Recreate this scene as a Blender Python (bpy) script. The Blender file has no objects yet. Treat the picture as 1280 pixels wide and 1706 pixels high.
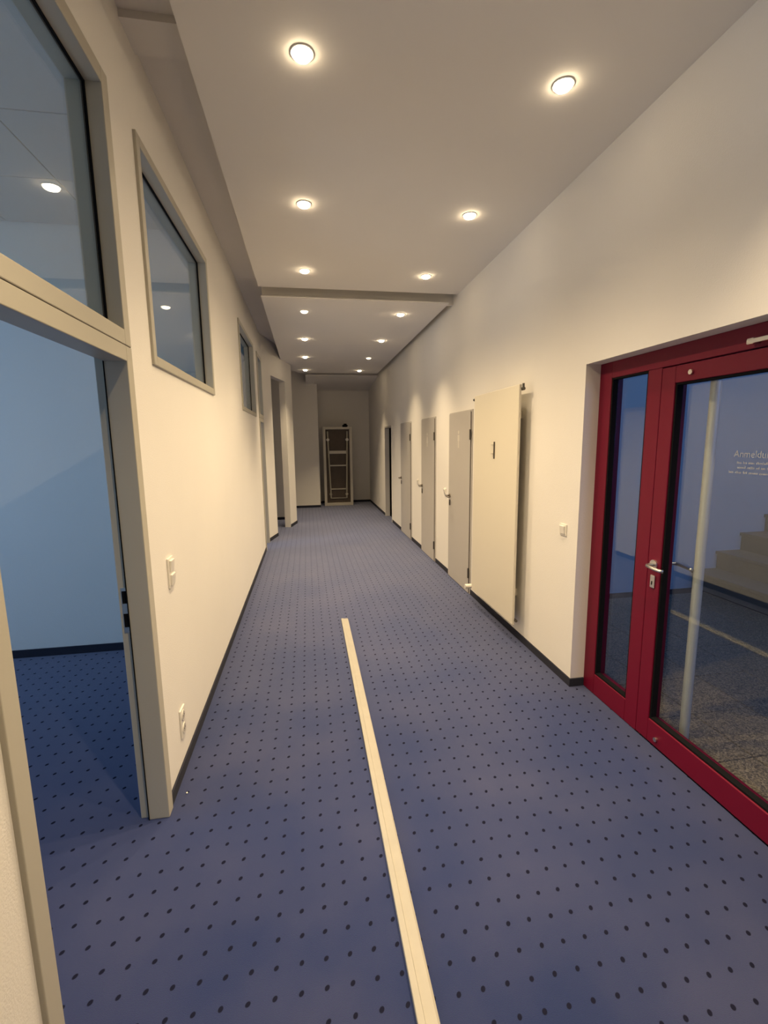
import bpy, bmesh, math, random
from mathutils import Matrix, Vector
random.seed(4)
scene = bpy.context.scene
col = scene.collection

# ------------------------------------------------------------------ camera
cd = bpy.data.cameras.new('camera'); cam = bpy.data.objects.new('camera', cd); col.objects.link(cam)
cd.sensor_fit = 'VERTICAL'; cd.sensor_height = 36.0; cd.lens = 36.0 * 769.0 / 1706.0
cd.clip_start = 0.02; cd.clip_end = 100
def camera_axes(vp, vx, f=769.0):
    Y = Vector((vp[0] - 640, vp[1] - 853, f)).normalized()
    dx = vx - 640; dy = -(Y[0] * dx + Y[2] * f) / Y[1]
    D = Vector((dx, dy, f)).normalized(); X = D.cross(Y)
    return Matrix((X, Y, -D))
A = camera_axes((511, 737), 704)
right = A @ Vector((1, 0, 0)); up = A @ Vector((0, -1, 0)); back = A @ Vector((0, 0, -1))
M = Matrix((right, up, back)).transposed().to_4x4(); M.translation = (0, 0, 1.70)
cam.matrix_world = M
scene.camera = cam

# ------------------------------------------------------------------ world, exposure, daylight
w = bpy.data.worlds.new('world'); scene.world = w; w.use_nodes = True
bg = w.node_tree.nodes['Background']; bg.inputs[0].default_value = (0.16, 0.34, 0.80, 1); bg.inputs[1].default_value = 0.6
vs = scene.view_settings
vs.view_transform = 'Standard'; vs.look = 'None'; vs.exposure = 0.0; vs.gamma = 1.0; vs.use_curve_mapping = False
SPOT_W = 290.0; SPOT_C = (1.0, 0.76, 0.46)
DUSK_C = (0.42, 0.67, 1.0)
def daylight(name, loc, rot, sx, sy, power, c=DUSK_C):
    l = bpy.data.lights.new(name, 'AREA'); l.shape = 'RECTANGLE'; l.size = sx; l.size_y = sy; l.energy = power; l.color = c
    o = bpy.data.objects.new(name, l); col.objects.link(o); o.location = loc; o.rotation_euler = rot
    return o
P2 = math.pi / 2
# dusk daylight entering at the windows of the two side rooms and of the stairwell
daylight('daylight_room', (-4.62, 1.75, 1.75), (0, -P2, 0), 1.6, 2.8, 52)
daylight('daylight_second_room', (-4.62, 6.1, 1.75), (0, -P2, 0), 1.6, 2.8, 30)
daylight('daylight_stairs', (4.0, -1.72, 2.4), (P2, 0, 0), 2.4, 1.8, 50, (0.13, 0.32, 1.0))

# ------------------------------------------------------------------ materials
MATS = {}
def mat(name, base, rough=0.6, metal=0.0, noise=0.0, nscale=8.0, bump=0.0, bscale=200.0, sheen=0.0, spec=None, emit=None, estr=0.0, coat=0.0):
    m = bpy.data.materials.new(name); m.use_nodes = True; nt = m.node_tree; N = nt.nodes; Lk = nt.links
    b = N['Principled BSDF']
    b.inputs['Base Color'].default_value = (*base, 1); b.inputs['Roughness'].default_value = rough; b.inputs['Metallic'].default_value = metal
    if spec is not None: b.inputs['Specular IOR Level'].default_value = spec
    if sheen: b.inputs['Sheen Weight'].default_value = sheen
    if coat: b.inputs['Coat Weight'].default_value = coat
    tc = N.new('ShaderNodeTexCoord')
    if noise:
        n = N.new('ShaderNodeTexNoise'); n.inputs['Scale'].default_value = nscale; n.inputs['Detail'].default_value = 4
        Lk.new(tc.outputs['Object'], n.inputs['Vector'])
        mx = N.new('ShaderNodeMix'); mx.data_type = 'RGBA'
        mx.inputs['A'].default_value = (*[c * (1 - noise) for c in base], 1); mx.inputs['B'].default_value = (*[min(1, c * (1 + noise)) for c in base], 1)
        Lk.new(n.outputs['Fac'], mx.inputs['Factor']); Lk.new(mx.outputs['Result'], b.inputs['Base Color'])
    if bump:
        n2 = N.new('ShaderNodeTexNoise'); n2.inputs['Scale'].default_value = bscale; n2.inputs['Detail'].default_value = 3
        Lk.new(tc.outputs['Object'], n2.inputs['Vector'])
        bp = N.new('ShaderNodeBump'); bp.inputs['Strength'].default_value = bump; bp.inputs['Distance'].default_value = 0.004
        Lk.new(n2.outputs['Fac'], bp.inputs['Height']); Lk.new(bp.outputs['Normal'], b.inputs['Normal'])
    if emit:
        b.inputs['Emission Color'].default_value = (*emit, 1); b.inputs['Emission Strength'].default_value = estr
    MATS[name] = m
    return m
wall_m = mat('wall_paint', (0.84, 0.815, 0.77), 0.75, noise=0.03, nscale=1.5, bump=0.25, bscale=160)
ceil_m = mat('ceiling_paint', (0.88, 0.855, 0.82), 0.85, noise=0.02, nscale=1.2)
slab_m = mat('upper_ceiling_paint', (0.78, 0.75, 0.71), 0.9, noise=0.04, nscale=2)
frame_m = mat('frame_enamel', (0.50, 0.475, 0.40), 0.38, noise=0.03, nscale=3)
leaf_m = mat('door_laminate', (0.50, 0.475, 0.445), 0.5, noise=0.03, nscale=5)
red_m = mat('red_enamel', (0.150, 0.002, 0.020), 0.48, noise=0.05, nscale=3, spec=0.3)
gasket_m = mat('black_gasket', (0.008, 0.008, 0.009), 0.9, spec=0.08)
joint_m = mat('dark_joint', (0.05, 0.035, 0.03), 0.8)
rad_m = mat('radiator_enamel', (0.76, 0.71, 0.59), 0.35, noise=0.015, nscale=2)
dim_m = mat('store_painted_gloom', (0.10, 0.085, 0.07), 0.85)  # shade of the unlit store room, put into its wall colour
plast_m = mat('white_plastic', (0.82, 0.79, 0.72), 0.3)
metal_m = mat('brushed_metal', (0.72, 0.70, 0.66), 0.3, metal=1.0)
darkmetal_m = mat('dark_metal', (0.12, 0.11, 0.10), 0.4, metal=0.8)
handle_m = mat('bronze_handle', (0.30, 0.27, 0.23), 0.35, metal=0.7)
alu_m = mat('aluminium', (0.60, 0.57, 0.50), 0.5, metal=0.25, noise=0.04, nscale=6)
base_m = mat('skirting_carpet', (0.016, 0.018, 0.034), 0.95)
pict_m = mat('pictogram_white', (0.66, 0.63, 0.57), 0.5)
ring_m = mat('lamp_ring', (0.80, 0.78, 0.74), 0.4)
bulb_m = mat('lamp_glass', (1, 1, 1), 0.4, emit=(1.0, 0.78, 0.50), estr=45)
dimb_m = mat('lamp_glass_dim', (1, 1, 1), 0.4, emit=(1.0, 0.78, 0.50), estr=8)
lath_m = mat('painted_lath', (0.36, 0.34, 0.295), 0.5, noise=0.08, nscale=14)
tiled_m = mat('room_ceiling_tile', (0.62, 0.62, 0.60), 0.9, noise=0.05, nscale=40)
stair_m = mat('stair_stone', (0.27, 0.235, 0.19), 0.6, noise=0.12, nscale=30)
text_m = mat('window_lettering', (0.30, 0.31, 0.33), 0.7)
tabd_m = mat('dark_board', (0.085, 0.065, 0.05), 0.6, noise=0.25, nscale=6)
brass_m = mat('dull_tube', (0.50, 0.47, 0.38), 0.4, metal=0.5)

def glass_material():
    m = bpy.data.materials.new('clear_glass'); m.use_nodes = True; nt = m.node_tree; N = nt.nodes; Lk = nt.links
    N.clear(); out = N.new('ShaderNodeOutputMaterial')
    tr = N.new('ShaderNodeBsdfTransparent'); tr.inputs[0].default_value = (0.93, 0.96, 0.95, 1)
    gl = N.new('ShaderNodeBsdfGlossy'); gl.inputs['Roughness'].default_value = 0.0; gl.inputs[0].default_value = (0.95, 0.97, 1, 1)
    ge = N.new('ShaderNodeNewGeometry'); mp = N.new('ShaderNodeMapRange')
    mp.inputs['To Min'].default_value = 1.55; mp.inputs['To Max'].default_value = 1 / 1.55
    Lk.new(ge.outputs['Backfacing'], mp.inputs['Value'])
    fr = N.new('ShaderNodeFresnel'); Lk.new(mp.outputs['Result'], fr.inputs['IOR'])
    mx = N.new('ShaderNodeMixShader'); Lk.new(fr.outputs[0], mx.inputs[0]); Lk.new(tr.outputs[0], mx.inputs[1]); Lk.new(gl.outputs[0], mx.inputs[2])
    Lk.new(mx.outputs[0], out.inputs[0])
    return m
glass_m = glass_material()

def carpet_material():
    m = bpy.data.materials.new('dotted_blue_carpet'); m.use_nodes = True; nt = m.node_tree; N = nt.nodes; Lk = nt.links
    b = N['Principled BSDF']; b.inputs['Roughness'].default_value = 0.9; b.inputs['Specular IOR Level'].default_value = 0.15
    b.inputs['Sheen Weight'].default_value = 1.0; b.inputs['Sheen Roughness'].default_value = 0.42; b.inputs['Sheen Tint'].default_value = (0.75, 0.80, 1.0, 1)
    tc = N.new('ShaderNodeTexCoord'); sp = N.new('ShaderNodeSeparateXYZ')
    wob = N.new('ShaderNodeTexNoise'); wob.inputs['Scale'].default_value = 9; Lk.new(tc.outputs['Object'], wob.inputs['Vector'])
    wm = N.new('ShaderNodeVectorMath'); wm.operation = 'SCALE'; wm.inputs['Scale'].default_value = 0.010
    Lk.new(wob.outputs['Color'], wm.inputs[0])
    ad = N.new('ShaderNodeVectorMath'); ad.operation = 'ADD'; Lk.new(tc.outputs['Object'], ad.inputs[0]); Lk.new(wm.outputs[0], ad.inputs[1])
    Lk.new(ad.outputs[0], sp.inputs[0])
    def math_(op, a, b2=None):
        n = N.new('ShaderNodeMath'); n.operation = op
        for i, v in enumerate((a, b2)):
            if v is None: continue
            if isinstance(v, (int, float)): n.inputs[i].default_value = v
            else: Lk.new(v, n.inputs[i])
        return n.outputs[0]
    def cell(s, off, step):
        v = math_('DIVIDE', math_('ADD', s, off), step)
        v = math_('FRACT', math_('ADD', v, 0.5))
        return math_('SUBTRACT', v, 0.5)
    a = cell(sp.outputs['X'], 0.723 - 0.005, 0.0804); c = cell(sp.outputs['Y'], -1.14 - 0.005, 0.0866)
    u = math_('ADD', a, c); v = math_('SUBTRACT', a, c)          # along / across the diagonal
    d = math_('SQRT', math_('ADD', math_('POWER', math_('MULTIPLY', u, 0.66), 2.0), math_('POWER', math_('MULTIPLY', v, 0.86), 2.0)))
    mr = N.new('ShaderNodeMapRange'); mr.interpolation_type = 'SMOOTHSTEP'
    mr.inputs['From Min'].default_value = 0.085; mr.inputs['From Max'].default_value = 0.120
    mr.inputs['To Min'].default_value = 1; mr.inputs['To Max'].default_value = 0
    Lk.new(d, mr.inputs['Value'])
    n1 = N.new('ShaderNodeTexNoise'); n1.inputs['Scale'].default_value = 1.6; n1.inputs['Detail'].default_value = 5; Lk.new(tc.outputs['Object'], n1.inputs['Vector'])
    n2 = N.new('ShaderNodeTexNoise'); n2.inputs['Scale'].default_value = 420; n2.inputs['Detail'].default_value = 2; Lk.new(tc.outputs['Object'], n2.inputs['Vector'])
    cr = N.new('ShaderNodeValToRGB'); cr.color_ramp.elements[0].position = 0.35; cr.color_ramp.elements[1].position = 0.68
    cr.color_ramp.elements[0].color = (0.020, 0.034, 0.118, 1); cr.color_ramp.elements[1].color = (0.048, 0.058, 0.140, 1)
    Lk.new(n1.outputs['Fac'], cr.inputs[0])
    mf = N.new('ShaderNodeMix'); mf.data_type = 'RGBA'; mf.blend_type = 'MULTIPLY'; mf.inputs['Factor'].default_value = 0.35
    Lk.new(cr.outputs[0], mf.inputs['A']); Lk.new(n2.outputs['Color'], mf.inputs['B'])
    m2 = N.new('ShaderNodeMix'); m2.data_type = 'RGBA'; Lk.new(mr.outputs['Result'], m2.inputs['Factor'])
    Lk.new(mf.outputs['Result'], m2.inputs['A']); m2.inputs['B'].default_value = (0.006, 0.007, 0.022, 1)
    Lk.new(m2.outputs['Result'], b.inputs['Base Color'])
    Lk.new(math_('SUBTRACT', 1.0, mr.outputs['Result']), b.inputs['Sheen Weight'])
    bp = N.new('ShaderNodeBump'); bp.inputs['Strength'].default_value = 0.35; bp.inputs['Distance'].default_value = 0.003
    Lk.new(n2.outputs['Fac'], bp.inputs['Height']); Lk.new(bp.outputs['Normal'], b.inputs['Normal'])
    return m
carpet_m = carpet_material()

def terrazzo_material():
    m = bpy.data.materials.new('speckled_stone'); m.use_nodes = True; nt = m.node_tree; N = nt.nodes; Lk = nt.links
    b = N['Principled BSDF']; b.inputs['Roughness'].default_value = 0.35
    tc = N.new('ShaderNodeTexCoord'); vo = N.new('ShaderNodeTexVoronoi'); vo.inputs['Scale'].default_value = 140
    ge = N.new('ShaderNodeNewGeometry')
    Lk.new(ge.outputs['Position'], vo.inputs['Vector'])
    sp = N.new('ShaderNodeSeparateColor'); Lk.new(vo.outputs['Color'], sp.inputs[0])
    cr = N.new('ShaderNodeValToRGB'); e = cr.color_ramp.elements
    e[0].color = (0.07, 0.052, 0.032, 1); e[1].color = (0.42, 0.32, 0.20, 1)
    x = cr.color_ramp.elements.new(0.5); x.color = (0.22, 0.165, 0.10, 1)
    Lk.new(sp.outputs[0], cr.inputs[0]); Lk.new(cr.outputs[0], b.inputs['Base Color'])
    return m
terrazzo_m = terrazzo_material()

# ------------------------------------------------------------------ mesh helpers
def link(name, me, m=None, parent=None):
    o = bpy.data.objects.new(name, me); col.objects.link(o)
    if m is not None and me is not None and not me.materials: me.materials.append(m)
    if parent is not None: o.parent = parent
    return o
def boxes(bs, bevel=0.0):
    bm = bmesh.new()
    for (x0, x1, y0, y1, z0, z1) in bs:
        r = bmesh.ops.create_cube(bm, size=1.0)
        bmesh.ops.scale(bm, vec=(x1 - x0, y1 - y0, z1 - z0), verts=r['verts'])
        bmesh.ops.translate(bm, vec=((x0 + x1) / 2, (y0 + y1) / 2, (z0 + z1) / 2), verts=r['verts'])
    if bevel: bmesh.ops.bevel(bm, geom=bm.edges[:], offset=bevel, segments=2, affect='EDGES', profile=0.5)
    return bm
def finish(bm, name, smooth=False):
    bmesh.ops.recalc_face_normals(bm, faces=bm.faces[:])
    me = bpy.data.meshes.new(name); bm.to_mesh(me); bm.free()
    if smooth:
        for p in me.polygons: p.use_smooth = True
    return me
def part(name, bs, m, parent=None, bevel=0.0):
    if isinstance(bs, tuple): bs = [bs]
    return link(name, finish(boxes(bs, bevel), name), m, parent)
def cyl_bm(bm, p0, p1, r, seg=16, r2=None):
    p0 = Vector(p0); p1 = Vector(p1); d = p1 - p0
    q = d.to_track_quat('Z', 'Y').to_matrix().to_4x4(); q.translation = (p0 + p1) / 2
    bmesh.ops.create_cone(bm, cap_ends=True, cap_tris=False, segments=seg, radius1=r, radius2=r if r2 is None else r2, depth=d.length, matrix=q)
def tubes(name, segs, m, parent=None, seg=14):
    bm = bmesh.new()
    for s in segs: cyl_bm(bm, s[0], s[1], s[2], seg)
    return link(name, finish(bm, name), m, parent)
def sweep(name, pts, r, m, parent=None, flat=1.0, seg=10):
    """round bar bent along pts"""
    bm = bmesh.new(); rings = []; n = len(pts); P = [Vector(p) for p in pts]
    for i in range(n):
        t = (P[min(i + 1, n - 1)] - P[max(i - 1, 0)]).normalized()
        u = t.cross(Vector((0, 0, 1)))
        if u.length < 1e-3: u = t.cross(Vector((0, 1, 0)))
        u.normalize(); v = u.cross(t)
        rings.append([bm.verts.new(P[i] + r * (math.cos(2 * math.pi * k / seg) * u + flat * math.sin(2 * math.pi * k / seg) * v)) for k in range(seg)])
    for a, b in zip(rings, rings[1:]):
        for k in range(seg): bm.faces.new((a[k], a[(k + 1) % seg], b[(k + 1) % seg], b[k]))
    bm.faces.new(rings[0]); bm.faces.new(rings[-1])
    return link(name, finish(bm, name, True), m, parent)
def tag(o, label, cat, group=None, kind=None):
    o['label'] = label; o['category'] = cat
    if group: o['group'] = group
    if kind: o['kind'] = kind
    return o
def struct(o, label, cat): return tag(o, label, cat, None, 'structure')
def thing(name, loc, label, cat, group=None, rot=0.0, kind=None):
    o = bpy.data.objects.new(name, None); col.objects.link(o); o.location = loc; o.rotation_euler.z = rot
    o.empty_display_size = 0.1
    return tag(o, label, cat, group, kind)
def slab_with_holes(a0, a1, b0, b1, holes, t0, t1, axis):
    """solid slab over [a0,a1]x[b0,b1] with rectangular holes; axis 'x': (t,a,b), 'y': (a,t,b), 'z': (a,b,t)"""
    As = sorted({a0, a1, *[v for h in holes for v in h[:2] if a0 < v < a1]}); Bs = sorted({b0, b1, *[v for h in holes for v in h[2:] if b0 < v < b1]})
    def solid(i, j):
        if not (0 <= i < len(As) - 1 and 0 <= j < len(Bs) - 1): return False
        ca = (As[i] + As[i + 1]) / 2; cb = (Bs[j] + Bs[j + 1]) / 2
        return not any(h[0] < ca < h[1] and h[2] < cb < h[3] for h in holes)
    bm = bmesh.new(); vd = {}
    def V(a, b, t):
        k = (round(a, 5), round(b, 5), round(t, 5))
        if k not in vd:
            p = {'x': (t, a, b), 'y': (a, t, b), 'z': (a, b, t)}[axis]; vd[k] = bm.verts.new(p)
        return vd[k]
    for i in range(len(As) - 1):
        for j in range(len(Bs) - 1):
            if not solid(i, j): continue
            p, q, r, s = As[i], As[i + 1], Bs[j], Bs[j + 1]
            for t in (t0, t1): bm.faces.new((V(p, r, t), V(q, r, t), V(q, s, t), V(p, s, t)))
            if not solid(i - 1, j): bm.faces.new((V(p, r, t0), V(p, s, t0), V(p, s, t1), V(p, r, t1)))
            if not solid(i + 1, j): bm.faces.new((V(q, r, t0), V(q, s, t0), V(q, s, t1), V(q, r, t1)))
            if not solid(i, j - 1): bm.faces.new((V(p, r, t0), V(q, r, t0), V(q, r, t1), V(p, r, t1)))
            if not solid(i, j + 1): bm.faces.new((V(p, s, t0), V(q, s, t0), V(q, s, t1), V(p, s, t1)))
    return bm
def wall(name, axis, a, z, t, holes, m, label, parent=None):
    return struct(link(name, finish(slab_with_holes(a[0], a[1], z[0], z[1], holes, t[0], t[1], axis), name), m, parent), label, 'wall')

# ------------------------------------------------------------------ dimensions
XL, XR = -0.70, 1.745          # corridor wall faces
TL = 0.11                      # left wall thickness
ZT = 3.47                      # slab above
Y0, YB = -2.6, 13.05           # ends of the corridor
ZP1, ZP2 = 3.33, 3.25          # suspended panels

# ------------------------------------------------------------------ setting: floors
struct(part('floor', (-4.6, XR + 0.1, Y0 - 0.1, YB + 0.1, -0.12, 0.0), carpet_m), 'blue carpet with rows of small black dots along the corridor', 'floor')

# landing behind the red door, with stone tiles
lf = struct(part('floor_landing', [(1.846, 7.7, -1.8, 4.6, -0.12, -0.018)], joint_m), 'speckled stone tile floor of the stairwell behind the red glazed door', 'floor')
me = finish(boxes([(-0.1975, 0.1975, -0.1975, 0.1975, -0.02, 0.0)], 0.002), 'tile')
me.materials.append(terrazzo_m)
for i in range(6):
    for j in range(11):
        t = link('tile', me, None, lf); t.location = (2.108 + 0.4 * i, 0.10 + 0.4 * j, 0.0)

# ------------------------------------------------------------------ setting: walls
DA = (1.07, 2.09); W1 = (2.385, 3.85); W2 = (5.50, 6.92); DB = (7.38, 8.04)
wall('wall_left', 'x', (Y0, 8.12), (0, ZT), (XL - TL, XL), [(DA[0], DA[1], -1, 3.06), (W1[0], W1[1], 2.07, 3.06), (W2[0], W2[1], 2.07, 3.06), (DB[0], DB[1], -1, 3.06)], wall_m,
     'long white left corridor wall with open doorway and high windows')
RD = (1.07, 2.745)
D3 = (4.735, 5.53); D2 = (6.16, 6.93); D1 = (7.67, 8.52); D0 = (9.50, 10.40)
wall('wall_right_far', 'x', (9.1, YB), (0, ZT), (XR, XR + 0.09), [(D0[0], D0[1], -1, 2.025)], wall_m, 'far end of the white right wall with the last dark doorway')
wall('wall_right', 'x', (Y0, 9.1), (0, ZT), (XR, XR + 0.20), [(RD[0], RD[1], -1, 2.16)] + [(d[0], d[1], -1, 2.025) for d in (D3, D2, D1)], wall_m,
     'long white right corridor wall with red door, radiator and grey doors')
wall('wall_back', 'y', (-1.3, XR + 0.2), (0, ZT), (YB, YB + 0.1), [], wall_m, 'dim wall closing the far end of the corridor')
wall('wall_near', 'y', (XL - TL, XR + 0.2), (0, ZT), (Y0 - 0.1, Y0), [], wall_m, 'white wall behind the viewpoint at the corridor start')
# angled wall on the left with its tall opening
Pa = Vector((-0.70, 8.09, 0)); Pb = Vector((-0.262, 9.88, 0)); dv = Pb - Pa; ln = dv.length; ang = -math.atan2(dv.x, dv.y)
o = wall('wall_angled', 'x', (0, ln), (0, ZT), (-0.12, 0), [(0.50, 1.37, -1, 2.87)], wall_m, 'white wall turning inward with a tall open doorway near the far end')
o.location = Pa; o.rotation_euler.z = ang
# side room behind the angled wall
wall('wall_niche_back', 'y', (-3.0, -0.38), (0, ZT), (10.42, 10.52), [], wall_m, 'pale wall seen inside the tall opening of the angled wall')
wall('wall_niche_side', 'x', (8.2, 10.52), (0, ZT), (-3.1, -3.0), [], wall_m, 'hidden side wall of the small room behind the angled wall')
wall('wall_return', 'y', (-1.2, 0.31), (0, ZT), (12.22, 12.32), [], wall_m, 'dim white wall stub facing the corridor left of the standing frame')
wall('wall_return_side', 'x', (12.32, YB), (0, ZT), (0.21, 0.31), [], wall_m, 'narrow return of the wall stub beside the standing frame')
wall('wall_recess', 'x', (10.52, 12.32), (0, ZT), (-1.3, -1.2), [], wall_m, 'hidden wall of the recess beyond the angled wall')
# side rooms
wall('wall_room_back', 'y', (-4.6, XL - TL), (0, ZT), (3.97, 4.07), [], wall_m, 'blue lit back wall of the side room seen through the open doorway')
wall('wall_room_near', 'y', (-4.6, XL - TL), (0, ZT), (-0.9, -0.8), [], wall_m, 'near wall of the side room left of the corridor')
wall('wall_room_outer', 'x', (-0.9, 8.2), (0, ZT), (-4.6, -4.5), [(0.35, 3.15, 0.95, 2.55), (4.7, 7.5, 0.95, 2.55)], wall_m, 'outer wall of the side rooms with two windows')
wall('wall_room_end', 'y', (-4.6, XL - TL - 0.02), (0, ZT), (8.12, 8.2), [], wall_m, 'end wall of the second side room')
# stairwell
wall('wall_stair_outer', 'x', (-1.8, 4.6), (-0.1, 4.6), (7.5, 7.6), [], wall_m, 'stairwell wall at the head of the stairs')
wall('wall_stair_end', 'y', (1.945, 7.5), (-0.1, 4.6), (4.5, 4.6), [], wall_m, 'bluish stairwell wall beside the stairs behind the red door')
wall('wall_stair_near', 'y', (1.945, 7.5), (-0.1, 4.6), (-1.7, -1.6), [(2.8, 5.2, 1.5, 3.3)], wall_m, 'stairwell wall with the daylight window')
# dark room behind the last opening on the right, gloom put into the wall colour
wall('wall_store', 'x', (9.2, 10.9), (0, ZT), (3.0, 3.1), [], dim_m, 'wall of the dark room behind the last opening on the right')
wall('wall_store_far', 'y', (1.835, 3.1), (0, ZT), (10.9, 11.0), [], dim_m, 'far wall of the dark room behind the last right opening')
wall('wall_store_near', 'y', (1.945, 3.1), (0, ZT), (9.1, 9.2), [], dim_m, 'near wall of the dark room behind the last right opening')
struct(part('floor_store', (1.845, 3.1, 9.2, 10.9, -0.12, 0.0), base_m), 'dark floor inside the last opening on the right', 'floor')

# ------------------------------------------------------------------ setting: ceilings
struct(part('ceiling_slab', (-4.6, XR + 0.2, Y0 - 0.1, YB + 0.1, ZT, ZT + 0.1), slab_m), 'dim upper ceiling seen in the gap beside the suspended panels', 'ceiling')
struct(part('ceiling_stairs', (1.945, 7.6, -1.8, 4.6, 4.6, 4.7), ceil_m), 'ceiling high above the stairs', 'ceiling')
struct(part('ceiling_store', (1.835, 3.1, 9.1, 11.0, 2.6, 2.7), ceil_m), 'ceiling of the dark room on the right', 'ceiling')
LY1 = [0.985, 2.25, 3.515, 4.785]
LY2 = [5.89, 7.40, 8.91, 10.47]
LX1 = (0.042, 1.24); LX2 = (0.03, 1.205)
HR = 0.046
def panel(name, x0, x1, y0, y1, z, lx, ly, label):
    holes = [(x - 0.036, x + 0.036, y - 0.036, y + 0.036) for x in lx for y in ly]
    return struct(link(name, finish(slab_with_holes(x0, x1, y0, y1, holes, z, z + 0.06, 'z'), name), ceil_m), label, 'ceiling')
panel('ceiling', -0.443, XR + 0.002, Y0, 5.31, ZP1, LX1, LY1, 'large white suspended ceiling panel with downlights over the near corridor')
bm = bmesh.new()      # second panel with its far left corner cut off along the angled wall
pts = [(-0.425, 5.385), (1.668, 5.385), (1.668, 10.92), (-0.12, 10.92), (-0.43, 9.95)]
lo = [bm.verts.new((x, y, ZP2)) for x, y in pts]; hi = [bm.verts.new((x, y, ZP2 + 0.014)) for x, y in pts]
bm.faces.new(lo); bm.faces.new(hi)
for k in range(5): bm.faces.new((lo[k], lo[(k + 1) % 5], hi[(k + 1) % 5], hi[k]))
struct(link('ceiling_second', finish(bm, 'ceiling_second'), ceil_m), 'second suspended ceiling panel with downlights beyond the dark step', 'ceiling')
bm = boxes([(0.03, XR + 0.002, 11.27, YB + 0.02, 0.0, 0.02)])
for v in bm.verts: v.co.z += 3.25 - 0.16 * (v.co.y - 11.27) / (YB - 11.27)
struct(link('ceiling_third', finish(bm, 'ceiling_third'), ceil_m), 'unlit ceiling panel at the far end of the corridor', 'ceiling')
struct(part('trim_3', (-0.42, XR + 0.002, 5.475, 5.52, 3.262, ZT + 0.002), slab_m), 'added board lightening the dark step between the two ceiling panels', 'trim')  # added behind the slot so it reads less dark
struct(part('trim_2', (0.03, XR + 0.002, 11.34, 11.38, 3.262, ZT + 0.002), slab_m), 'added board lightening the dark step before the far ceiling panel', 'trim')  # likewise added, catches dim light in the far slot
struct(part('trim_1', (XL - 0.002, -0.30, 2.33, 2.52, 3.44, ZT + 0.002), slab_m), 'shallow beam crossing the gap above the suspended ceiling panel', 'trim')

# suspended tile ceiling of the first side room
rc = struct(part('ceiling_room', (-4.5, XL - TL, -0.8, 3.97, 3.30, 3.36), joint_m), 'grid of pale ceiling tiles in the side room', 'ceiling')
me = finish(boxes([(-0.306, 0.306, -0.306, 0.306, -0.006, 0.010)]), 'ceiling_tile'); me.materials.append(tiled_m)
for i in range(6):
    for j in range(7):
        t = link('ceiling_tile', me, None, rc); t.location = (-1.125 - 0.62 * i, 3.655 - 0.62 * j, 3.296)
struct(part('ceiling_second_room', (-4.5, XL - TL, 4.07, 8.12, 3.30, 3.36), tiled_m), 'pale ceiling of the second side room', 'ceiling')

# ------------------------------------------------------------------ baseboards
def bb(name, b, label): struct(part(name, b, base_m, bevel=0.002), label, 'baseboard')
H = 0.058
bb('baseboard_left', [(XL - 0.001, XL + 0.010, DA[1], DB[0], 0, H)], 'dark carpet skirting along the left wall')
bb('baseboard_near_left', [(XL - 0.001, XL + 0.010, Y0, DA[0], 0, H)], 'dark skirting on the near left wall before the doorway')
segs = [Y0, RD[0], RD[1], D3[0], D3[1], D2[0], D2[1], D1[0], D1[1], D0[0], D0[1], YB]
bb('baseboard_right', [(XR - 0.010, XR + 0.001, segs[i], segs[i + 1], 0, H) for i in range(0, len(segs), 2)] + [(XR - 0.010, XR + 0.098, RD[1] - 0.010, RD[1] + 0.001, 0, H)], 'dark carpet skirting along the right wall between the doors')
bb('baseboard_back', [(0.31, XR, YB - 0.010, YB + 0.001, 0, H)], 'dark skirting at the far end wall')
bb('baseboard_return', [(-1.2, 0.312, 12.21, 12.221, 0, H)], 'dark skirting along the far wall stub')
bb('baseboard_room', [(-4.5, XL - TL, 3.958, 3.971, 0, 0.065)], 'dark skirting along the blue lit side room wall')
bb('baseboard_niche', [(-3.0, -0.40, 10.41, 10.421, 0, H)], 'dark skirting inside the tall opening')
o = part('baseboard_angled', [(-0.001, 0.010, 0.0, 0.50, 0, H), (-0.001, 0.010, 1.37, ln, 0, H), (-0.12, 0.010, ln - 0.001, ln + 0.010, 0, H)], base_m)
o.location = Pa; o.rotation_euler.z = ang; struct(o, 'dark skirting along the angled wall', 'baseboard')

# ------------------------------------------------------------------ glazed frames of the left wall
FX0, FX1 = XL - TL - 0.004, XL + 0.014
def ring(y0, y1, z0, z1, wd, x0, x1):
    return [(x0, x1, y0, y0 + wd, z0, z1), (x0, x1, y1 - wd, y1, z0, z1), (x0, x1, y0 + wd, y1 - wd, z0, z0 + wd), (x0, x1, y0 + wd, y1 - wd, z1 - wd, z1)]
def glazing(parent, y0, y1, z0, z1, wd):
    f = part('frame', ring(y0, y1, z0, z1, wd, FX0, FX1), frame_m, parent, 0.003)
    part('gasket', ring(y0 + wd - 0.002, y1 - wd + 0.002, z0 + wd - 0.002, z1 - wd + 0.002, 0.008, -0.757, -0.743), gasket_m, parent)
    part('pane', (-0.7535, -0.7475, y0 + wd, y1 - wd, z0 + wd, z1 - wd), glass_m, parent)
t = thing('window_1', (0, 0, 0), 'high interior window in grey-beige frame, nearest on the left wall', 'window', kind='structure'); glazing(t, W1[0], W1[1], 2.07, 3.06, 0.045)
t = thing('window_2', (0, 0, 0), 'second high interior window farther along the left wall', 'window', kind='structure'); glazing(t, W2[0], W2[1], 2.07, 3.06, 0.045)
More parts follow.
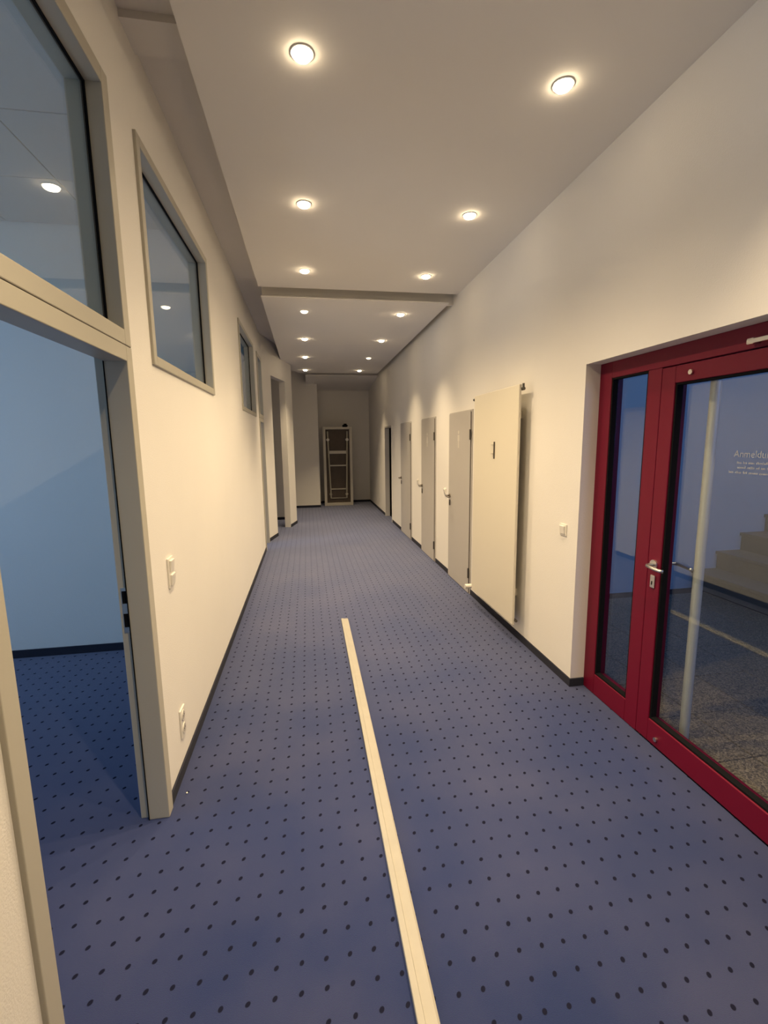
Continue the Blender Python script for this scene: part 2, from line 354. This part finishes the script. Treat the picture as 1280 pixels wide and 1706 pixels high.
def left_door(name, y0, y1, label):
    t = thing(name, (0, 0, 0), label, 'door frame', kind='structure')
    part('jamb', [(-0.775, FX1, y0, y0 + 0.06, 0, 2.085), (FX0, -0.775, y0, y0 + 0.045, 0, 2.085)], frame_m, t, 0.003)
    j = part('jamb', [(-0.775, FX1, y1 - 0.06, y1, 0, 2.085), (FX0, -0.775, y1 - 0.045, y1, 0, 2.085)], frame_m, t, 0.003)
    part('seal', (-0.7765, -0.772, y1 - 0.062, y1 - 0.056, 0, 2.03), gasket_m, j)
    part('strike_plate', (-0.802, -0.780, y1 - 0.047, y1 - 0.0445, 0.90, 1.10), metal_m, j)
    part('strike_hole', [(-0.799, -0.782, y1 - 0.0485, y1 - 0.046, 1.03, 1.085), (-0.799, -0.782, y1 - 0.0485, y1 - 0.046, 0.925, 0.985)], gasket_m, j)
    part('head', [(-0.775, FX1, y0 + 0.06, y1 - 0.06, 2.025, 2.085), (FX0, -0.775, y0 + 0.045, y1 - 0.045, 2.04, 2.085)], frame_m, t, 0.003)
    part('joint', (FX0 + 0.004, FX1 - 0.003, y0 + 0.002, y1 - 0.002, 2.084, 2.089), joint_m, t)
    glazing(t, y0, y1, 2.088, 3.06, 0.058)
    return t
left_door('door_1', DA[0], DA[1], 'grey-beige steel door frame with glazed transom around the near left doorway')
left_door('door_2', DB[0], DB[1], 'narrow steel door frame with transom farther along the left wall')
# frame of the tall opening: only a latch strike is seen
o = part('strike_plate', (-0.06, -0.035, 0.498, 0.503, 1.02, 1.16), metal_m); o.location = Pa; o.rotation_euler.z = ang
o.name = 'latch_plate'; tag(o, 'small metal latch plate at the edge of the tall far opening', 'latch plate')

# outer windows of the side rooms and of the stairwell
def outer_window(name, fn, label):
    t = thing(name, (0, 0, 0), label, 'window', kind='structure')
    part('frame', [fn(*b) for b in ((0, 1, 0, 0.04), (0, 1, 0.96, 1), (0, 0.03, 0.04, 0.96), (0.97, 1, 0.04, 0.96), (0.485, 0.515, 0.04, 0.96))], plast_m, t)
def fx(y0, y1, z0, z1): return lambda a, b, c, d: (-4.58, -4.52, y0 + a * (y1 - y0), y0 + b * (y1 - y0), z0 + c * (z1 - z0), z0 + d * (z1 - z0))
outer_window('window_3', fx(0.35, 3.15, 0.95, 2.55), 'white framed outer window of the near side room')
outer_window('window_4', fx(4.7, 7.5, 0.95, 2.55), 'white framed outer window of the second side room')
outer_window('window_5', lambda a, b, c, d: (2.8 + a * 2.4, 2.8 + b * 2.4, -1.68, -1.62, 1.5 + c * 1.8, 1.5 + d * 1.8), 'white framed stairwell window')

# ------------------------------------------------------------------ red glazed door on the right
rd = thing('door_3', (0, 0, 0), 'dark red glazed entrance door with narrow sidelight in the right wall', 'door', kind='structure')
X0, X1 = 1.845, 1.925
fr = part('frame', [(X0, X1, 2.63, 2.745, 0, 2.16), (X0, X1, 1.07, 1.165, 0, 2.16), (X0, X1, 1.165, 2.63, 2.062, 2.16), (X0, X1, 2.22, 2.32, 0, 2.062), (X0, X1, 2.32, 2.63, 0, 0.14)], red_m, rd, 0.004)
part('gasket', ring(2.318, 2.632, 0.138, 2.064, 0.012, 1.850, 1.884), gasket_m, fr)
part('side_pane', (1.884, 1.892, 2.32, 2.63, 0.14, 2.062), glass_m, rd)
lfy0, lfy1 = 1.170, 2.214
leaf = part('leaf', [(X0 - 0.003, X1 - 0.01, lfy1 - 0.09, lfy1, 0.008, 2.056), (X0 - 0.003, X1 - 0.01, lfy0, lfy0 + 0.09, 0.008, 2.056),
                     (X0 - 0.003, X1 - 0.01, lfy0 + 0.09, lfy1 - 0.09, 0.008, 0.140), (X0 - 0.003, X1 - 0.01, lfy0 + 0.09, lfy1 - 0.09, 1.972, 2.056)], red_m, rd, 0.004)
part('gasket', ring(lfy0 + 0.088, lfy1 - 0.088, 0.138, 1.974, 0.012, 1.850, 1.884), gasket_m, leaf)
part('pane', (1.884, 1.892, lfy0 + 0.09, lfy1 - 0.09, 0.14, 1.972), glass_m, leaf)
def lever(parent, x, s, y, z, dy, m=metal_m):
    """round rose with a bent lever; s = -1 sticks out towards -x"""
    r = tubes('handle_rose', [((x, y, z), (x + s * 0.010, y, z), 0.026)], m, parent, 20)
    sg = 1 if dy > 0 else -1
    sweep('lever', [(x, y, z), (x + s * 0.045, y, z), (x + s * 0.055, y + sg * 0.012, z), (x + s * 0.057, y + dy * 0.5, z - 0.004), (x + s * 0.055, y + dy * 0.9, z - 0.006), (x + s * 0.045, y + dy, z - 0.006)], 0.0095, m, parent)
def cylinder_plate(parent, x, s, y, z, m=metal_m):
    part('keyhole_plate', (min(x, x + s * 0.009), max(x, x + s * 0.009), y - 0.016, y + 0.016, z - 0.036, z + 0.036), m, parent, 0.004)
    part('keyhole', (min(x + s * 0.008, x + s * 0.0105), max(x + s * 0.008, x + s * 0.0105), y - 0.003, y + 0.003, z - 0.018, z + 0.002), gasket_m, parent)
lever(leaf, X0 - 0.003, -1, 2.165, 1.020, -0.115); cylinder_plate(leaf, X0 - 0.003, -1, 2.165, 0.925)
lever(leaf, X1 - 0.010, 1, 2.165, 1.020, -0.115)
for (y, z) in ((2.023, 2.012), (2.054, 0.055)):
    tubes('cover_cap', [((X0 - 0.003, y, z), (X0 - 0.014, y, z), 0.012)], metal_m, leaf, 16)
cl = part('door_closer', (X0 - 0.055, X0 - 0.001, 1.22, 1.55, 2.075, 2.125), metal_m, rd, 0.004)
part('closer_arm', [(X0 - 0.036, X0 - 0.022, 1.40, 1.72, 2.078, 2.096), (X0 - 0.034, X0 - 0.002, 1.69, 1.72, 2.076, 2.100)], metal_m, cl, 0.002)
bar = tubes('pull_bar', [((1.995, 2.035, 0.03), (1.995, 2.035, 2.03), 0.024)], alu_m, leaf, 20)
tubes('standoff', [((X1 - 0.012, 2.035, z), (1.995, 2.035, z), 0.009) for z in (0.07, 2.015)], alu_m, bar, 10)
# lettering on the pane
def text_mesh(body, size):
    cu = bpy.data.curves.new('t', 'FONT'); cu.body = body; cu.size = size; cu.extrude = 0.0004; cu.align_x = 'CENTER'
    ob = bpy.data.objects.new('t', cu); col.objects.link(ob)
    dg = bpy.context.evaluated_depsgraph_get(); me = bpy.data.meshes.new_from_object(ob.evaluated_get(dg))
    bpy.data.objects.remove(ob); bpy.data.curves.remove(cu); return me
me = text_mesh('Anmeldung', 0.041); me.name = 'lettering'; me.materials.clear()
tx = link('lettering', me, text_m, leaf); tx.matrix_local = Matrix(((0, 0, -1, 1.8832), (-1, 0, 0, 1.700), (0, 1, 0, 1.612), (0, 0, 0, 1)))
bs = []
for (ya, z) in ((1.775, 1.583), (1.770, 1.562), (1.812, 1.540)):      # three rows of small print, too small to read
    y = ya
    while y > 3.40 - ya:
        k = random.randint(3, 8)
        for q in range(k):
            wl = random.uniform(0.003, 0.006); hh = random.choice((0.007, 0.007, 0.0105))
            bs.append((1.8828, 1.8836, y - wl, y, z, z + hh)); y -= wl + 0.0022
        y -= 0.005
part('small_print', bs, text_m, leaf)

# ------------------------------------------------------------------ grey doors on the right
def grey_door(name, d, label, pict=None):
    t = thing(name, (0, 0, 0), label, 'door', kind='structure')
    y0, y1 = d
    part('frame', [(XR - 0.012, XR + 0.13, y0, y0 + 0.035, 0, 2.025), (XR - 0.012, XR + 0.13, y1 - 0.035, y1, 0, 2.025), (XR - 0.012, XR + 0.13, y0 + 0.035, y1 - 0.035, 1.990, 2.025)], leaf_m, t, 0.003)
    lv = part('leaf', (XR - 0.022, XR + 0.025, y0 + 0.034, y1 - 0.014, 0.008, 2.012), leaf_m, t, 0.003)
    part('gap', (XR - 0.016, XR + 0.02, y0 + 0.022, y0 + 0.0345, 0.01, 2.0), joint_m, t)
    for z in (0.24, 1.76):
        tubes('hinge', [((XR - 0.026, y0 + 0.022, z - 0.055), (XR - 0.026, y0 + 0.022, z + 0.055), 0.010)], darkmetal_m, lv, 12)
    lever(lv, XR - 0.022, -1, y1 - 0.075, 1.03, -0.115, handle_m); cylinder_plate(lv, XR - 0.022, -1, y1 - 0.075, 0.945, darkmetal_m)
    if pict:
        bm = bmesh.new(); x = XR - 0.0232; yc = (y0 + y1) / 2 + 0.02; zc = 1.72
        cyl_bm(bm, (x, yc, zc + 0.072), (x + 0.002, yc, zc + 0.072), 0.022, 16)
        def poly(pp):
            a = [bm.verts.new((x, yc + p, zc + q)) for p, q in pp]; b = [bm.verts.new((x + 0.002, yc + p, zc + q)) for p, q in pp]
            bm.faces.new(a); bm.faces.new(b)
            for k in range(len(pp)): bm.faces.new((a[k], a[(k + 1) % len(pp)], b[(k + 1) % len(pp)], b[k]))
        if pict == 'trousers':
            poly([(-0.032, 0.042), (0.032, 0.042), (0.032, -0.025), (0.022, -0.025), (0.022, -0.105), (0.004, -0.105), (0.004, -0.03), (-0.004, -0.03), (-0.004, -0.105), (-0.022, -0.105), (-0.022, -0.025), (-0.032, -0.025)])
        else:
            poly([(-0.020, 0.042), (0.020, 0.042), (0.045, -0.055), (0.018, -0.055), (0.018, -0.105), (-0.018, -0.105), (-0.018, -0.055), (-0.045, -0.055)])
        link('pictogram', finish(bm, 'pictogram'), pict_m, lv)
    return t
grey_door('door_4', D3, 'grey door with white figure beside the radiator', 'trousers')
grey_door('door_5', D2, 'middle grey door with faint white figure on the right wall', 'skirt')
grey_door('door_6', D1, 'plain grey door without figure, farthest closed door on the right')
t = thing('door_7', (0, 0, 0), 'open frame of the last dark doorway on the right wall', 'door frame', kind='structure')
for (a, b) in ((D0[0], D0[0] + 0.04), (D0[1] - 0.04, D0[1])): part('jamb', (XR - 0.012, XR + 0.094, a, b, 0, 2.025), wall_m, t, 0.003)
part('head', (XR - 0.012, XR + 0.094, D0[0] + 0.04, D0[1] - 0.04, 1.985, 2.025), leaf_m, t, 0.003)

# ------------------------------------------------------------------ staircase behind the glass
st = thing('staircase', (4.33, 3.4, 0), 'dim brown stone stairs rising behind the red glazed door', 'stairs')
rise, run = 0.203, 0.30
for k in range(10):                                   # each step a block with its own nosing slab, climbing away from the door
    x0 = run * k
    part('step', (x0, x0 + run + (0.02 if k < 9 else 0), -1.3, 1.095, max(0.0, rise * k - 0.02), rise * (k + 1) - 0.035), stair_m, st)
    part('tread', (x0 - 0.025, x0 + run, -1.3, 1.098, rise * (k + 1) - 0.035, rise * (k + 1)), stair_m, st, 0.004)

# ------------------------------------------------------------------ radiator
r = thing('radiator', (XR, 3.94, 0), 'tall flat cream panel radiator mounted on the right wall', 'radiator')
def rp(name, b, m, bevel=0.0, parent=None): return part(name, [(q[0] - XR, q[1] - XR, q[2] - 3.94, q[3] - 3.94, q[4], q[5]) for q in ([b] if isinstance(b, tuple) else b)], m, parent or r, bevel)
ra, rb_, rz0, rz1 = 3.455, 4.430, 0.165, 2.125
pn = rp('front_panel', (1.640, 1.662, ra, rb_, rz0, rz1), rad_m, 0.005)
rp('back_panel', (1.676, 1.690, ra + 0.07, rb_ - 0.07, rz0 + 0.02, rz1 - 0.02), rad_m, 0.004)
for z in (rz1 - 0.06, rz0 + 0.015): rp('header_tube', (1.658, 1.680, ra + 0.06, rb_ - 0.06, z, z + 0.045), rad_m)
for y in (ra + 0.16, rb_ - 0.16):
    for z in (0.40, 1.90): rp('bracket', (1.688, XR + 0.001, y - 0.02, y + 0.02, z - 0.03, z + 0.03), rad_m)
def rt(name, sg, m): return tubes(name, [((p[0] - XR, p[1] - 3.94, p[2]), (q[0] - XR, q[1] - 3.94, q[2]), rr) for p, q, rr in sg], m, r)
rt('vent_plug', [((1.669, rb_ - 0.01, rz1 - 0.028), (1.669, rb_ + 0.085, rz1 - 0.028), 0.013)], darkmetal_m)
rt('vent_plug', [((1.669, ra + 0.07, rz1 - 0.035), (1.669, ra - 0.022, rz1 - 0.035), 0.013), ((1.669, ra - 0.012, rz1 - 0.035), (1.669, ra - 0.012, rz1 + 0.005), 0.009)], darkmetal_m)
rt('blind_plug', [((1.669, ra + 0.07, rz0 + 0.04), (1.669, ra - 0.016, rz0 + 0.04), 0.012)], darkmetal_m)
rt('valve_body', [((1.669, rb_ - 0.07, rz0 + 0.02), (1.669, rb_ + 0.05, rz0 + 0.02), 0.013), ((1.669, rb_ + 0.045, rz0 + 0.02), (XR, rb_ + 0.045, rz0 + 0.02), 0.011)], metal_m)
rt('valve_knob', [((1.655, rb_ + 0.045, rz0 + 0.02), (1.585, rb_ + 0.045, rz0 + 0.02), 0.024)], plast_m)
rp('hook_plate', [(1.628, 1.641, 3.900, 3.909, 1.535, 1.685)], darkmetal_m, 0.002)
for z in (1.655, 1.577): rp('hook_pin', (1.622, 1.641, 3.905, 3.950, z, z + 0.005), brass_m)

# ------------------------------------------------------------------ switches and sockets
def switch(name, x, s, y, z, gangs, label, cat, group=None, socket=False):
    t = thing(name, (x, y, z), label, cat, group)
    hgt = 0.081 * (1 + 0.88 * (gangs - 1))
    part('plate', (min(0, s * 0.009), max(0, s * 0.009), -0.0405, 0.0405, -hgt / 2, hgt / 2), plast_m, t, 0.003)
    for k in range(gangs):
        zc = (k - (gangs - 1) / 2) * 0.071
        if socket:
            bm = bmesh.new(); cyl_bm(bm, (s * 0.008, 0, zc), (s * 0.0115, 0, zc), 0.0275, 24); link('rim', finish(bm, 'rim'), plast_m, t)
            bm = bmesh.new(); cyl_bm(bm, (s * 0.0105, 0, zc), (s * 0.0122, 0, zc), 0.0205, 24); k2 = link('cup', finish(bm, 'cup'), leaf_m, t)
            bm = bmesh.new()
            for yy in (-0.0095, 0.0095): cyl_bm(bm, (s * 0.0115, yy, zc), (s * 0.0128, yy, zc), 0.0028, 10)
            link('contact_hole', finish(bm, 'contact_hole'), gasket_m, k2)
        else:
            o = part('rocker', (-0.006, 0.006, -0.029, 0.029, -0.029, 0.029), plast_m, t, 0.003)
            o.location = (s * 0.012, 0, zc); o.rotation_euler.y = s * 0.10
    return t
switch('light_switch', XL, 1, 2.385, 1.067, 2, 'double white rocker switch on left wall beside near doorway', 'switch')
switch('wall_socket', XL, 1, 2.375, 0.262, 2, 'double white wall socket low on the left wall', 'socket', socket=True)
switch('light_switch', XR, -1, 2.912, 1.078, 1, 'single white switch on right wall next to red door', 'switch')
switch('light_switch', XR, -1, 5.72, 1.055, 1, 'small white switch between the two doors with figures', 'switch')
switch('light_switch', XR, -1, 7.20, 1.055, 1, 'small white switch left of the middle grey door', 'switch')

# ------------------------------------------------------------------ lath on the floor
lt = thing('floor_lath', (0.29, 2.6, 0), 'long cream coloured lath lying along the blue carpet', 'lath')
bm = bmesh.new()
prof = [(-0.033, 0.0), (0.033, 0.0), (0.033, 0.013), (0.026, 0.016), (-0.009, 0.016), (-0.011, 0.020), (-0.031, 0.020), (-0.033, 0.018)]
rows = []
for y in (-2.3, -1.6, -0.8, 0.0, 0.8, 1.655):
    xo = 0.009 * (y + 1.5) / 3.0 + 0.0005 * math.sin(3 * y)
    rows.append([bm.verts.new((x + xo, y, z)) for x, z in prof])
for a, b in zip(rows, rows[1:]):
    for k in range(len(prof)): bm.faces.new((a[k], a[(k + 1) % len(prof)], b[(k + 1) % len(prof)], b[k]))
bm.faces.new(rows[0]); bm.faces.new(rows[-1])
link('strip', finish(bm, 'strip'), lath_m, lt)
# a crumb of paper by the door post
bm = bmesh.new(); bmesh.ops.create_icosphere(bm, subdivisions=1, radius=0.005)
for v in bm.verts: v.co *= random.uniform(0.7, 1.3); v.co.z *= 0.6
o = tag(link('paper_crumb', finish(bm, 'paper_crumb'), plast_m), 'tiny white crumb on the carpet beside the left door post', 'crumb'); o.location = (-0.645, 2.17, 0.004)

# ------------------------------------------------------------------ standing frame at the end of the corridor
tb = thing('folding_table', (0.81, 12.45, 0), 'tall pale framed folding table stood on end against the far wall', 'table')
def tp(name, bs, m, bevel=0.0): return part(name, bs, m, tb, bevel)
hw = 0.385
tp('frame', [(-hw, -hw + 0.07, -0.05, 0.05, 0, 2.09), (hw - 0.07, hw, -0.05, 0.05, 0, 2.09), (-hw + 0.07, hw - 0.07, -0.05, 0.05, 0, 0.075), (-hw + 0.07, hw - 0.07, -0.05, 0.05, 2.03, 2.09)], alu_m, 0.006)
tp('tabletop', (-hw + 0.06, hw - 0.06, 0.02, 0.045, 0.07, 2.04), tabd_m)
for s in (-1, 1):
    tubes('leg', [((s * 0.26, -0.012, 1.98), (s * 0.21, -0.012, 0.20), 0.022)], brass_m, tb)
    tubes('joint', [((s * 0.255, -0.045, 1.76), (s * 0.255, 0.02, 1.76), 0.040)], plast_m, tb)
    tubes('foot_joint', [((s * 0.215, -0.045, 0.31), (s * 0.215, 0.02, 0.31), 0.034)], brass_m, tb)
tp('crossbar', (-0.23, 0.23, -0.02, 0.018, 1.39, 1.47), alu_m, 0.004)
tp('crossbar', (-0.22, 0.22, -0.02, 0.018, 1.06, 1.095), alu_m, 0.004)
tp('crossbar', (-0.21, 0.21, -0.01, 0.018, 0.43, 0.46), brass_m, 0.004)
tp('crossbar', (-0.21, 0.21, -0.01, 0.018, 0.19, 0.21), brass_m, 0.004)
o = part('cable_bundle', [(-0.07, 0.07, -0.05, 0.04, 0, 0.055), (-0.04, 0.05, -0.03, 0.03, 0.055, 0.085)], gasket_m, None, 0.018)
o.location = (1.02, 12.45, 2.092); tag(o, 'small dark object lying on top of the standing table frame', 'object')

# ------------------------------------------------------------------ downlights
def annulus():
    bm = bmesh.new(); n = 28; prof = [(HR + 0.006, 0.0), (HR + 0.004, -0.004), (0.044, -0.005), (0.0435, 0.0), (0.043, 0.006)]
    R_ = [[bm.verts.new((r_ * math.cos(2 * math.pi * k / n), r_ * math.sin(2 * math.pi * k / n), z)) for k in range(n)] for r_, z in prof]
    for a, b in zip(R_, R_[1:]):
        for k in range(n): bm.faces.new((a[k], a[(k + 1) % n], b[(k + 1) % n], b[k]))
    return finish(bm, 'ring', True)
def bulb():
    bm = bmesh.new(); n = 24; prof = [(0.043, -0.001), (0.042, -0.009), (0.035, -0.017), (0.022, -0.023), (0.008, -0.025)]
    R_ = [[bm.verts.new((r_ * math.cos(2 * math.pi * k / n), r_ * math.sin(2 * math.pi * k / n), z)) for k in range(n)] for r_, z in prof]
    for a, b in zip(R_, R_[1:]):
        for k in range(n): bm.faces.new((a[k], a[(k + 1) % n], b[(k + 1) % n], b[k]))
    bm.faces.new(R_[-1]); bm.faces.new(R_[0])
    return finish(bm, 'lamp', True)
ring_me = annulus(); ring_me.materials.append(ring_m)
bulb_me = bulb(); bulb_me.materials.append(bulb_m)
dim_me = bulb_me.copy(); dim_me.materials.clear(); dim_me.materials.append(dimb_m)
spot = bpy.data.lights.new('lamp_light', 'SPOT'); spot.energy = SPOT_W * 0.9; spot.color = SPOT_C; spot.spot_size = math.radians(96); spot.spot_blend = 1.0; spot.shadow_soft_size = 0.03
weak = spot.copy(); weak.energy = SPOT_W * 0.3; weak.spot_size = math.radians(80)
far = spot.copy(); far.energy = SPOT_W * 0.85; far.spot_size = math.radians(84)
near = spot.copy(); near.energy = SPOT_W * 0.80; near.spot_size = math.radians(100)
tilted = spot.copy(); tilted.energy = SPOT_W * 0.66; tilted.spot_size = math.radians(116)      # near panel: lamps swivelled towards the opposite wall
righty = tilted.copy(); righty.energy = SPOT_W * 0.54
ORD = ['nearest', 'second', 'third', 'fourth', 'fifth', 'sixth', 'farthest']
TILT = math.radians(16); TILT_R = math.radians(27)
def downlight(x, y, z, label, group, dim=False, tilt=0.0):
    t = thing('ceiling_downlight', (x, y, z), label, 'downlight', group)
    link('ring', ring_me, None, t)
    l = link('lamp', dim_me if dim else bulb_me, None, t)
    s = bpy.data.objects.new('lamp_light', weak if dim else far if y > 10 else near if y < 1 else righty if tilt > 0.4 else (tilted if abs(tilt) > 0.2 else spot)); col.objects.link(s); s.parent = t; s.location = (0, 0, -0.03); s.rotation_euler.y = tilt
ys = [(y, ZP1, LX1) for y in LY1[1:]] + [(y, ZP2, LX2) for y in LY2]
for side, nm in ((0, 'left'), (1, 'right')):
    for k, (y, z, lx) in enumerate(ys):
        dim = (side == 0 and k == 3) or (side == 1 and k == 5)
        lab = '%s round downlight from the viewer in the %s ceiling row' % (ORD[k], nm) if 0 < k < 6 else '%s round downlight of the %s ceiling row' % (ORD[k], nm)
        downlight(lx[side], y, z, lab, 'recessed corridor downlights', dim, (-TILT, TILT_R)[side] if k < 3 else (-0.10, 0.16)[side])
    downlight(LX1[side], LY1[0], ZP1, 'round recessed downlight of the %s row, overhead behind the viewpoint' % nm, 'recessed corridor downlights', False)
